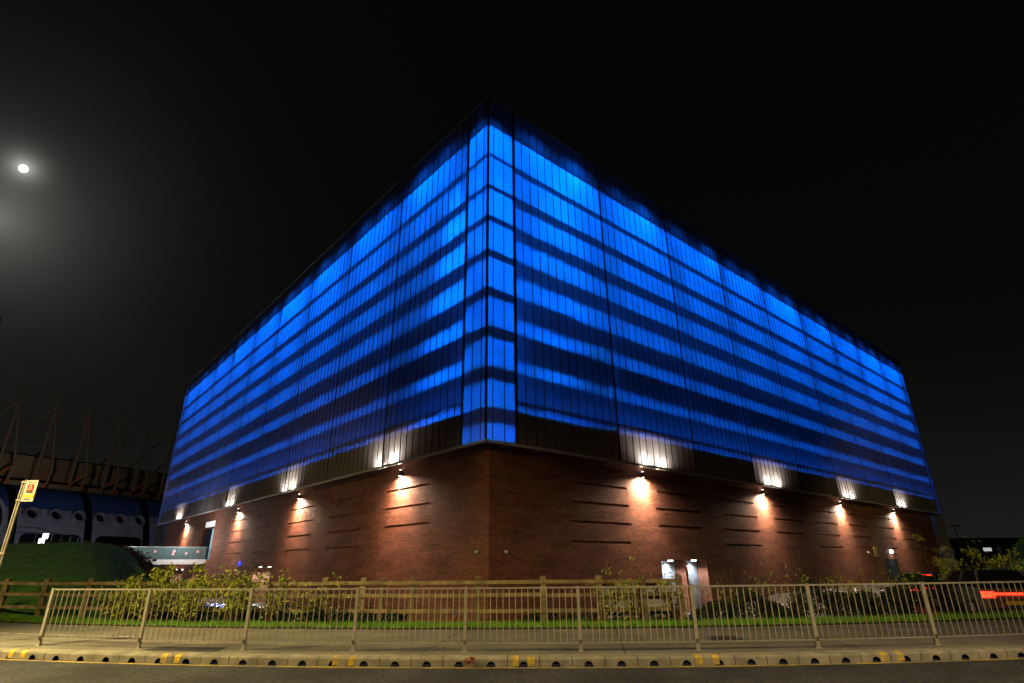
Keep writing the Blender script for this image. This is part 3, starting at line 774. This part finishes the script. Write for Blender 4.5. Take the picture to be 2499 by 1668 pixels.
# ---------------------------------------------------------------- footbridge to the mound
BO = W('L', 48.2, INS, 0); out = -DR
fb = empty('footbridge', (BO.x, BO.y, 1.9), 'white edged footbridge with glass sides joining the hall to the mound', 'footbridge')
def bpt(l, w, z): return BO + out*l + DL*w + Vector((0, 0, z))
def bbox(mb, l0, l1, w0, w1, z0, z1):
    mb.hexa([bpt(l0, w0, z0), bpt(l1, w0, z0), bpt(l1, w1, z0), bpt(l0, w1, z0), bpt(l0, w0, z1), bpt(l1, w0, z1), bpt(l1, w1, z1), bpt(l0, w1, z1)])
BL = 9.5
m_ = MB(); bbox(m_, .02, BL, -1.5, 1.5, 1.55, 2.0); m_.build('deck', M['deck'], fb)
for w in (-1.45, 1.45):
    m_ = MB(); bbox(m_, .1, BL-.1, w-.01, w+.01, 2.04, 3.1); gls = m_.build('glass_side', M['balu'], fb)
    if w < 0:
        spots = MB()
        for k, (l, z) in enumerate(((.9, 2.72), (1.9, 2.55), (3.0, 2.75), (3.05, 2.5), (4.6, 2.74), (6.1, 2.5), (6.9, 2.8), (8.0, 2.73))):
            c = bpt(l, w-.018, z); spots.poly([c+out*.13*math.cos(2*PI*j/14)+Vector((0, 0, .13*math.sin(2*PI*j/14))) for j in range(14)])
        spots.build('dot_sticker', mat('pink_sticker', (.6, .3, .3), .5), gls)
    m_ = MB(); m_.tube([bpt(.1, w, 3.14), bpt(BL, w, 3.14)], .03, 8); m_.build('handrail', M['trim'], fb)
    for k in range(9):
        m_ = MB(); l = .3+k*(BL-.6)/8; bbox(m_, l-.025, l+.025, w+.012, w+.05, 2.0, 3.12); m_.build('post', M['trim'], fb)
m_ = MB(); bbox(m_, 6.2, 8.2, -1.2, 1.2, -1.3, 1.549); m_.build('pier', M['concrete'], fb)
m_ = MB(); m_.box(-35.4, -34.6, 50.4, 51.0, -1.3, 1.35); m_.box(-35.45, -34.55, 50.35, 51.05, 1.35, 1.42)
tag(m_.build('grit_bin', M['yellowbox'], origin=(-35, 50.7, -1.3)), 'yellow box standing in the dark under the footbridge', 'bin')
point('bridge_fill', tuple(bpt(2.5, -3.2, 3.9)), 420, (.95, .97, 1), .15)  # fill light without a fitting, added to brighten the bridge
point('bridge_fill', tuple(bpt(7.5, -3.2, 3.4)), 320, (1, .97, .9), .15)  # second added fill, farther along the deck
# handrail on the mound leading down to the bridge
rp = [(-46.5, 53.0, 4.9), (-43.2, 52.8, 4.75), (-41.4, 52.4, 4.25), (-40.4, 52.2, 4.12), (-39.5, 52.1, 3.95), (-38.7, 52, 3.75), (-38.0, 52, 3.55), (-37.3, 52, 3.42), (-36.5, 52.1, 3.3), (-35.6, 52.3, 3.2)]
hr = empty('mound_railing', (rp[4][0], rp[4][1], 2.8), 'thin metal handrail stepping down the mound to the footbridge', 'railing')
for dz in (0, -.45):
    m_ = MB(); m_.tube([(x, y, z+dz) for x, y, z in rp], .03, 6); m_.build('rail', M['steel'], hr)
for x, y, z in rp:
    m_ = MB(); m_.tube([(x, y, z), (x, y, z-1.5)], .03, 6); m_.build('post', M['steel'], hr)
for (x, y, z, lab) in ((-48.09, 60, 4.38, 'bright white floodlight on a short post, upper of two'), (-48.36, 60, 3.88, 'bright white floodlight on a short post, lower of two')):
    e = empty('floodlight', (x, y, 2.4), lab, 'floodlight', 'floodlights by the mound')
    m_ = MB(); m_.tube([(x, y+.2, 1.5), (x, y+.2, z)], .05, 6); m_.box(x-.3, x+.3, y, y+.25, z-.27, z+.27); m_.build('housing', M['dark'], e)
    m_ = MB(); m_.box(x-.27, x+.27, y-.03, y-.005, z-.24, z+.24); m_.build('lens', M['flood'], e)
point('floodlight_glow', (-50, 62, 4.5), 500, (.9, .95, 1), .3)
point('pool_fill', (-58, 92, 4), 1500, (.8, .82, 1), .5)  # added fill without a fitting, brightens the barrel shell
point('pool_fill', (-66, 74, 4), 1500, (.8, .82, 1), .5)  # another added fill for the shell

# ---------------------------------------------------------------- tubular pool building behind
T0 = Vector((-83.1, 100, 0)); TT = Vector((6.9, 18.8, 0)).normalized(); TN = Vector((TT.y, -TT.x, 0))
tb = empty('tubular_building', T0, 'blue and grey barrel fronted building with round porthole windows', 'building')
def prof(a): return (7.2*math.cos(a)-7.2, 1.0 + 14.2*math.sin(a))     # outward offset, height
def TP(t, off, z): return T0 + TT*t + TN*off + Vector((0, 0, z))
def tube_mod(t0, t1, name_mat_a0, name_mat_a1, mt, bulge=0., name='shell'):
    m_ = MB(); n = 18; nt_ = max(2, int((t1-t0)/.25))
    for k in range(n):
        a0 = name_mat_a0+(name_mat_a1-name_mat_a0)*k/n; a1 = name_mat_a0+(name_mat_a1-name_mat_a0)*(k+1)/n
        for j in range(nt_ if bulge == 0 else 1):
            q0 = t0+(t1-t0)*j/(nt_ if bulge == 0 else 1); q1 = t0+(t1-t0)*(j+1)/(nt_ if bulge == 0 else 1)
            r0 = .04*(j % 2) if bulge == 0 else 0; r1 = .04*((j+1) % 2) if bulge == 0 else 0
            (o0, z0), (o1, z1) = prof(a0), prof(a1)
            m_.quad(TP(q0, o0+bulge+r0, z0), TP(q1, o0+bulge+r1, z0), TP(q1, o1+bulge+r1, z1), TP(q0, o1+bulge+r0, z1))
    return m_.build(name, mt, tb)
for (t0, t1) in ((-30, -3), (-2, 9.6), (10.8, 21.4), (22.6, 45)):
    tube_mod(t0, t1, .05, .78, M['tubegrey']); tube_mod(t0, t1, .78, 1.5, M['tubeblue'], name='roof_shell')
for t in (-2.5, 10.2, 22):
    m_ = MB()
    for k in range(16):
        a0 = .02+1.48*k/16; a1 = .02+1.48*(k+1)/16; (o0, z0), (o1, z1) = prof(a0), prof(a1)
        m_.hexa([TP(t-.62, o0-.6, z0), TP(t+.62, o0-.6, z0), TP(t+.62, o0+.25, z0), TP(t-.62, o0+.25, z0), TP(t-.62, o1-.6, z1), TP(t+.62, o1-.6, z1), TP(t+.62, o1+.25, z1), TP(t-.62, o1+.25, z1)])
    m_.build('rib', M['black'], tb)
for t in (0, 4, 8, 12, 16, 20):
    a = .665; o, z = prof(a); n_ = (TN*math.cos(.45)+Vector((0, 0, math.sin(.45)))).normalized(); c = TP(t, o, z)
    u = TT; w = n_.cross(u)
    ring = MB(); gl_ = MB(); nn = 20
    for k in range(nn):
        t0_, t1_ = 2*PI*k/nn, 2*PI*(k+1)/nn
        e0 = u*math.cos(t0_)+w*math.sin(t0_); e1 = u*math.cos(t1_)+w*math.sin(t1_)
        ring.quad(c+e0*1.25-n_*.6, c+e1*1.25-n_*.6, c+e1*1.15+n_*.9, c+e0*1.15+n_*.9)
        ring.quad(c+e0*1.15+n_*.9, c+e1*1.15+n_*.9, c+e1*.9+n_*.85, c+e0*.9+n_*.85)
        ring.quad(c+e0*.9+n_*.85, c+e1*.9+n_*.85, c+e1*.9+n_*.3, c+e0*.9+n_*.3)
        gl_.tri(c+n_*.3, c+e0*.92+n_*.3, c+e1*.92+n_*.3)
    r_ = ring.build('porthole', M['tubegrey'], tb); gl_.build('pane', M['black'], r_)
for (t0, t1) in ((-1, 9), (11.8, 21)):
    m_ = MB(); pts_ = []
    for (cx, cz, s0) in ((t1-1.2, 5.9, 0), (t0+1.2, 5.9, PI/2)):
        for k in range(7): pts_.append((cx+1.2*math.cos(s0+PI/2*k/6), cz+.9*math.sin(s0+PI/2*k/6)))
    pts_ += [(t0, 2.0), (t1, 2.0)]
    def OFF(z): return prof(math.asin(min(1, (z-1)/14.2)))[0]
    f0 = [TP(t, OFF(z)+.16, z) for t, z in pts_]; f1 = [p-TN*.6 for p in f0]
    m_.poly(f0)
    for k in range(len(f0)): m_.quad(f0[k], f0[(k+1) % len(f0)], f1[(k+1) % len(f0)], f1[k])
    m_.build('window_band', M['black'], tb)
m_ = MB(); c = TP(-7.2, OFF(8.5)+.3, 8.0)
for k in range(28):
    a0, a1 = PI*k/28*2, PI*(k+1)/28*2
    e0 = TT*math.cos(a0)+Vector((0, 0, 1.35*math.sin(a0))); e1 = TT*math.cos(a1)+Vector((0, 0, 1.35*math.sin(a1)))
    m_.quad(c+e0*3.6, c+e1*3.6, c+e1*3.1, c+e0*3.1); m_.quad(c+e0*3.6, c+e1*3.6, c+e1*3.6-TN*2, c+e0*3.6-TN*2)
m_.build('arch_frame', M['tubegrey'], tb)
m_ = MB(); m_.poly([c-TN*.05+TT*3.1*math.cos(2*PI*k/28)+Vector((0, 0, 4.2*math.sin(2*PI*k/28))) for k in range(28)]); m_.build('arch_glass', M['black'], tb)

# ---------------------------------------------------------------- stadium with masts
MS = [(-157.9, 170), (-154, 179.6), (-149.7, 188.9), (-145.1, 198.3), (-141.2, 208.6), (-136, 217.2)]
st = empty('stadium', (-157.9, 170, 0), 'dim stadium stand with a row of tall steel masts and cables above its roof', 'stadium')
sd = Vector((21.9, 47.2, 0)).normalized(); sn = Vector((sd.y, -sd.x, 0))
SO = Vector((-157.9, 170, 0))
def SP(t, o, z): return SO+sd*t+sn*o+Vector((0, 0, z))
def sbox(mb, t0, t1, o0, o1, z0, z1):
    mb.hexa([SP(t0, o0, z0), SP(t1, o0, z0), SP(t1, o1, z0), SP(t0, o1, z0), SP(t0, o0, z1), SP(t1, o0, z1), SP(t1, o1, z1), SP(t0, o1, z1)])
for k in range(-5, 9):
    m_ = MB(); sbox(m_, k*10.4+.4, k*10.4+9.9, -3, -1.0, 27.5, 34.5); m_.build('fascia_panel', M['concrete'], st)
m_ = MB(); sbox(m_, -60, 95, -40, -3.2, 0, 35.2); m_.build('stand', M['black'], st)
m_ = MB(); sbox(m_, -60, 95, -2.0, 1.0, 24.8, 26.4); m_.build('gallery', M['concrete'], st)
for i in range(-3, 8):
    t = i*10.4
    m_ = MB(); m_.tube([SP(t, 1.6, 0), SP(t, 1.6, 56)], .4, 8); ms = m_.build('mast', M['steel'], st)
    b_ = MB(); b_.tube([SP(t, 1.6, 51), SP(t+2.8, 4.5, 30)], .3, 6); b_.tube([SP(t, 1.6, 51), SP(t-6, -12, 36)], .3, 6); b_.tube([SP(t+2.8, 4.5, 30), SP(t+2, 4.5, 24)], .35, 6); b_.build('brace', M['steel'], ms)
    b_ = MB(); b_.tube([SP(t+2.4, 4.5, 30), SP(t-1.5, 2.2, 25.5)], .3, 6); b_.tube([SP(t+2, 5.0, 26), SP(t-2.5, 6.5, 14)], .42, 6); b_.build('strut', M['steelor'], ms)
    for z in (50.5, 37):
        c_ = MB(); c_.tube([SP(t, 1.6, z), SP(t+10.4, 1.6, z)], .14, 5); c_.build('cable', M['steel'], ms)
point('stadium_fill', (-128, 150, 22), 4200, (1, .72, .45), 2)  # unseen warm fill added so the stand and masts show

# far right: low dark building and a lamp column
fbld = empty('low_building', (105, 150, 0), 'low dark flat roofed building far off beyond the right corner of the hall', 'building')
m_ = MB(); m_.box(92, 150, 148, 175, -1, 5.6); m_.box(120, 150, 146, 170, -1, 4.4); m_.build('wall', M['dark'], fbld)
m_ = MB(); m_.box(91.6, 150.4, 147.6, 175.4, 5.6, 6.0); m_.build('roof', M['dark'], fbld)
m_ = MB(); m_.box(117.2, 119.2, 147.85, 147.95, 2.9, 3.7); m_.build('lit_sign', M['signwhite'], fbld)
lp = empty('lamp_column', (68, 90, -1), 'unlit twin headed lamp column against the dark sky, far right', 'street lamp')
m_ = MB(); m_.tube([(68, 90, -1), (68, 90, 6)], .08, 6); m_.build('pole', M['dark'], lp)
m_ = MB(); m_.box(67.2, 68.8, 89.9, 90.1, 6.0, 6.14); m_.build('lamp_head', M['dark'], lp)

# ---------------------------------------------------------------- bus stop
bs = empty('bus_stop', (-9.42, 10.98+.0, 0), 'bus stop sign with a red B panel on a pale twin tube pole', 'bus stop')
bx, by = -9.44, 10.98
by = max(by, K(bx)+.1)
sc_ = by/10.9
bx = -9.44*sc_
bs.location = (bx, by, 0); WORLD[bs] = Vector((bx, by, 0))
m_ = MB(); m_.tube([(bx-.026, by, 0), (bx-.026, by, 3.2)], .021, 10); m_.tube([(bx+.026, by, 0), (bx+.026, by, 3.22)], .021, 10)
for z in (.4, 1.75, 2.8, 3.17): m_.box(bx-.05, bx+.05, by-.026, by+.026, z-.018, z+.018)
m_.build('pole', M['rail'], bs)
x0, x1 = bx+.055, bx+.305; z0, z1 = 2.77, 3.21; fy = by-.02
m_ = MB(); m_.box(x0, x1, fy, fy+.02, z0, z1); m_.box(bx+.04, x0, by-.012, by, 3.12, 3.16); m_.box(bx+.04, x0, by-.012, by, 2.82, 2.86)
sg = m_.build('sign_board', M['signface'], bs)
cx = (x0+x1)/2+.0
def plate(nm, a, b, c, d, mt, dy=.004):
    m_ = MB(); m_.box(cx+a, cx+b, fy-dy, fy-.0005, c, d); return m_.build(nm, mt, sg)
plate('red_panel', -.065, .065, 2.985, 3.125, M['signred'])
plate('dark_strip', -.065, .065, 2.95, 2.983, M['signdark'])
plate('yellow_strip', -.115, .115, 2.865, 2.905, M['signyellow'])
cu = bpy.data.curves.new('letter', 'FONT'); cu.body = 'B'; cu.size = .15; cu.align_x = 'CENTER'; cu.extrude = .0015; cu.offset = .0008
to = bpy.data.objects.new('letter_curve', cu); col.objects.link(to)
bpy.context.view_layer.update()
me = bpy.data.meshes.new_from_object(to.evaluated_get(bpy.context.evaluated_depsgraph_get()))
bpy.data.objects.remove(to)
lt = bpy.data.objects.new('letter', me); me.materials.clear(); me.materials.append(M['signface']); col.objects.link(lt)
lt.parent = sg; lt.location = Vector((cx, fy-.007, 3.003))-WORLD[sg]; lt.rotation_euler = (PI/2, 0, 0)
for k, z in enumerate((3.17, 2.83, 2.81)):
    plate('text_line', -.09+.01*k, .09-.03*k, z-.004, z+.004, M['signdark'], .003)

# ---------------------------------------------------------------- street lamp just outside the frame (its light is the foreground's light)
LX, LY = -14.2, K(-14.2)+.6
HX, HY = -12.9, 9.3
sl = empty('street_lamp', (LX, LY, 0), 'tall grey street lamp with a lit sodium head beside the bus stop', 'street lamp')
m_ = MB(); m_.tube([(LX, LY, 0), (LX, LY, 1.2), (LX, LY, 7.9)], [.09, .08, .05], 10); m_.tube([(LX, LY, 7.9), (HX, HY+.5, 8.2)], .035, 8); m_.build('pole', M['lampgrey'], sl)
m_ = MB(); m_.box(HX-.16, HX+.16, HY-.4, HY+.5, 8.12, 8.28); m_.build('lamp_head', M['lampgrey'], sl)
m_ = MB(); m_.box(HX-.12, HX+.12, HY-.35, HY+.35, 8.1, 8.118); m_.build('lens', glow_mat('sodium_lens', (1, .7, .3), 20), sl)
SOD = (1, .76, .3)
spot('warm_spot', (HX, HY, 8.05), (HX+7.2, HY+1.8, 0), 13500, SOD, 120, .8, .18)
spot('warm_spot', (9, .8, 8.3), (4.0, 9.4, 0), 5200, (1, .74, .36), 84, .9, .18)
spot('warm_spot', (-24, 7, 8.3), (-20, 24, .5), 6000, SOD, 78, .8, .18)  # unseen spot without a post, added to light the left mound
spot('warm_spot', (31, 17, 9), (38, 38, 2.2), 7000, SOD, 70, .8, .18)  # unseen spot added to brighten the right hill
spot('warm_spot', (27, 13, 8.3), (19, 24.2, 1.2), 5200, SOD, 30, .8, .18)  # unseen spot added to brighten the pale leaved bushes

# ---------------------------------------------------------------- cars on the side road
def car(loc, rz, label, high=False):
    e = empty('parked_car', (0, 0, 0), label, 'car', 'dark cars on the side road')
    W2 = .86
    # stations along length (x: rear 0 .. front 4.1): half width, sill, belt ; body lofted
    stn = [(-.02, .70, .38, .62), (.06, .82, .28, .92), (.5, .86, .22, .96), (1.2, .87, .2, .95), (2.4, .87, .2, .93), (3.2, .85, .22, .86), (3.85, .78, .26, .72), (4.05, .62, .34, .58)]
    m_ = MB()
    def ring(s):
        x, w, a, b = s
        return [Vector((x, -w*.96, a)), Vector((x, -w, (a+b)*.55)), Vector((x, -w*.93, b)), Vector((x, w*.93, b)), Vector((x, w, (a+b)*.55)), Vector((x, w*.96, a))]
    rs = [ring(s) for s in stn]
    for a, b in zip(rs, rs[1:]):
        for k in range(6): m_.quad(a[k], a[(k+1) % 6], b[(k+1) % 6], b[k])
    m_.poly(rs[0][::-1]); m_.poly(rs[-1])
    # cabin roof and pillars
    base = [(.12, .80, .93), (2.85, .80, .9)]; roof = [(.42, .6, 1.43), (2.05, .61, 1.43)]
    ra = [Vector((.45, -.6, 1.42)), Vector((1.2, -.62, 1.47)), Vector((2.05, -.6, 1.42))]; rb = [Vector((p.x, -p.y, p.z)) for p in ra]
    for k in range(2): m_.quad(ra[k], ra[k+1], rb[k+1], rb[k])
    for sgn in (-1, 1):
        for (p, q) in (((.14, .8, .93), (.45, .6, 1.42)), ((1.35, .83, .94), (1.3, .62, 1.455)), ((2.85, .8, .9), (2.05, .6, 1.42))):
            m_.tube([(p[0], sgn*p[1], p[2]), (q[0], sgn*q[1], q[2])], .05, 6)
    body = m_.build('body', M['car'], e, weld=True)
    g = MB()
    for sgn in (-1, 1):
        g.quad((.2, sgn*.79, .94), (1.33, sgn*.82, .94), (1.28, sgn*.62, 1.43), (.5, sgn*.6, 1.4)); g.quad((1.37, sgn*.82, .94), (2.78, sgn*.79, .91), (2.04, sgn*.6, 1.4), (1.32, sgn*.62, 1.43))
    g.quad((.13, -.76, .95), (.13, .76, .95), (.44, .57, 1.4), (.44, -.57, 1.4)); g.quad((2.83, -.76, .92), (2.83, .76, .92), (2.06, .57, 1.4), (2.06, -.57, 1.4))
    g.build('window', M['glass'], e)
    for sgn in (-1, 1):
        t = MB(); t.hexa([(-.045, sgn*.5, .66), (-.045, sgn*.8, .66), (.08, sgn*.845, .66), (.08, sgn*.5, .66), (-.02, sgn*.5, .84), (-.02, sgn*.79, .84), (.08, sgn*.83, .84), (.08, sgn*.5, .84)])
        t.build('tail_light', M['redlamp'], e)
        h = MB(); h.hexa([(3.8, sgn*.5, .55), (3.8, sgn*.76, .55), (4.02, sgn*.6, .55), (4.05, sgn*.45, .55), (3.78, sgn*.5, .68), (3.78, sgn*.76, .68), (3.95, sgn*.62, .66), (3.98, sgn*.45, .66)]); h.build('headlight', M['rim'], e)
        for x in (.75, 3.25):
            w_ = MB(); w_.tube([(x, sgn*.68, .31), (x, sgn*.88, .31)], .31, 18); wh = w_.build('wheel', M['tyre'], e)
            r_ = MB(); r_.tube([(x, sgn*.881, .31), (x, sgn*.89, .31)], .19, 14); r_.build('rim', M['rim'], wh)
    t = MB(); t.box(-.05, .05, -.495, .495, .74, .8); t.build('light_bar', M['redlamp'], e)
    t = MB(); t.box(.4, .46, -.3, .3, 1.36, 1.4); t.build('brake_light', M['redlamp'] if high else M['glass'], e)
    t = MB(); t.box(-.045, -.022, -.26, .26, .46, .57); t.build('number_plate', M['signyellow'], e)
    e.location = loc; e.rotation_euler = (0, 0, rz)
    return e
car((15.55, 19.0, G(15.55, 19.3)), R(76), 'dark car with red tail lamps lit, seen through the right hand guardrail bars')
car((20.9, 30.5, G(20.9, 31)), R(70), 'dark car farther off behind the bush, one red lamp showing', True)
point('tail_lamp_glow', (15.3, 18.3, -.1), 2, (1, .05, .02), .15)

# cycle hoop by the right door
hx, hy = 7.5, 25.6
hz = G(hx, hy)
m_ = MB()
pts_ = [(hx-.38, hy, hz-.05), (hx-.38, hy, hz+.72)] + [(hx-.38+.1*(1-math.cos(t)), hy, hz+.72+.1*math.sin(t)) for t in (PI/6, PI/3, PI/2)] + [(hx+.38-.1*(1-math.cos(t)), hy, hz+.72+.1*math.sin(t)) for t in (PI/2, PI/3, PI/6)] + [(hx+.38, hy, hz+.72), (hx+.38, hy, hz-.05)]
m_.tube(pts_, .03, 8)
tag(m_.build('cycle_hoop', M['rim'], origin=(hx, hy, hz), smooth=True), 'shiny steel cycle hoop standing right of the lit double door', 'cycle stand')

# ---------------------------------------------------------------- moon, sky, camera
md = Vector((-.88, .81, .67)).normalized()
m_ = MB(); m_.ball(md*900, 4.4, 24, 14)
tag(m_.build('moon', M['moon'], origin=md*900, smooth=True), 'bright white moon high in the dark sky at the left', 'moon')
sl_ = bpy.data.lights.new('moonlight', 'SUN'); sl_.energy = .015; sl_.angle = R(.5); sl_.color = (.9, .95, 1)
so = bpy.data.objects.new('moonlight', sl_); col.objects.link(so); so.rotation_euler = (-md).to_track_quat('-Z', 'Y').to_euler()

w = bpy.data.worlds.new('World'); scene.world = w; w.use_nodes = True
nt = w.node_tree; N = nt.nodes; L = nt.links
bg = N['Background']; outw = N['World Output']
sky = N.new('ShaderNodeTexSky'); sky.sky_type = 'NISHITA'; sky.sun_disc = False; sky.sun_elevation = R(-12); sky.sun_rotation = R(200)
L.new(sky.outputs[0], bg.inputs['Color']); bg.inputs['Strength'].default_value = .05
tc = N.new('ShaderNodeTexCoord')
nm = N.new('ShaderNodeVectorMath'); nm.operation = 'NORMALIZE'; L.new(tc.outputs['Generated'], nm.inputs[0])
def mth(op, a, b=None):
    n = N.new('ShaderNodeMath'); n.operation = op
    for i, q in enumerate((a, b)):
        if q is None: continue
        if isinstance(q, (int, float)): n.inputs[i].default_value = q
        else: L.new(q, n.inputs[i])
    return n.outputs[0]
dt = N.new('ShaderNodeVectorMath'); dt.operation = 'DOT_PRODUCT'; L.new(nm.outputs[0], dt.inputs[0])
dt.inputs[1].default_value = Vector((-.93, .84, .585)).normalized()  # centred on the street lamp's glare, not on the moon
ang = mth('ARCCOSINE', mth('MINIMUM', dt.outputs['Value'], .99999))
painted_glow = mth('MULTIPLY', mth('POWER', 2.71828, mth('MULTIPLY', ang, -1/.04)), .15)  # lamp glare painted into the sky, tight core
painted_glow2 = mth('MULTIPLY', mth('POWER', 2.71828, mth('MULTIPLY', ang, -1/.12)), .03)  # wide part of the same painted lamp glare
dm = N.new('ShaderNodeVectorMath'); dm.operation = 'DOT_PRODUCT'; L.new(nm.outputs[0], dm.inputs[0]); dm.inputs[1].default_value = md
am = mth('ARCCOSINE', mth('MINIMUM', dm.outputs['Value'], .99999))
painted_glow = mth('ADD', painted_glow, mth('MULTIPLY', mth('POWER', 2.71828, mth('MULTIPLY', am, -1/.009)), .6))  # plus a small aureole painted round the moon
sx = N.new('ShaderNodeSeparateXYZ'); L.new(nm.outputs[0], sx.inputs[0])
el = mth('MAXIMUM', sx.outputs['Z'], 0)
hz_ = mth('MULTIPLY', mth('POWER', 2.71828, mth('MULTIPLY', el, -7.)), .0125)
nz = N.new('ShaderNodeTexNoise'); nz.inputs['Scale'].default_value = 2.2; nz.inputs['Detail'].default_value = 5; L.new(nm.outputs[0], nz.inputs['Vector'])
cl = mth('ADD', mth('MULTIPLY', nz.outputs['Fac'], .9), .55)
tot = mth('ADD', mth('MULTIPLY', mth('ADD', painted_glow, painted_glow2), cl), mth('ADD', mth('MULTIPLY', hz_, cl), .0013))
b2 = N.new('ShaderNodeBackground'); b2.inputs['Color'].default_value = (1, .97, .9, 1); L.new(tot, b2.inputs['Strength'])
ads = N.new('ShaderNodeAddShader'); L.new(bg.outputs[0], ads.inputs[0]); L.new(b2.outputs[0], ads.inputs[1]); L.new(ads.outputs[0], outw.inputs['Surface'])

cam = bpy.data.cameras.new('camera'); co = bpy.data.objects.new('camera', cam); col.objects.link(co)
cam.sensor_width = 36; cam.lens = 36*1349.84/2499; cam.clip_end = 3000; cam.clip_start = .1
pit, rol = .3789, .0096
Rm = Matrix.Rotation(PI/2+pit, 4, 'X') @ Matrix.Rotation(-rol, 4, 'Z')
co.matrix_world = Matrix.Translation((0, 0, 1.5)) @ Rm
scene.camera = co
vs = scene.view_settings
vs.view_transform = 'Standard'; vs.look = 'None'; vs.exposure = 0; vs.gamma = 1
cy = scene.cycles
cy.use_denoising = True
cy.max_bounces = 7; cy.diffuse_bounces = 3; cy.glossy_bounces = 3; cy.transmission_bounces = 4; cy.transparent_max_bounces = 8
cy.sample_clamp_indirect = 2.0
cy.caustics_reflective = False; cy.caustics_refractive = False
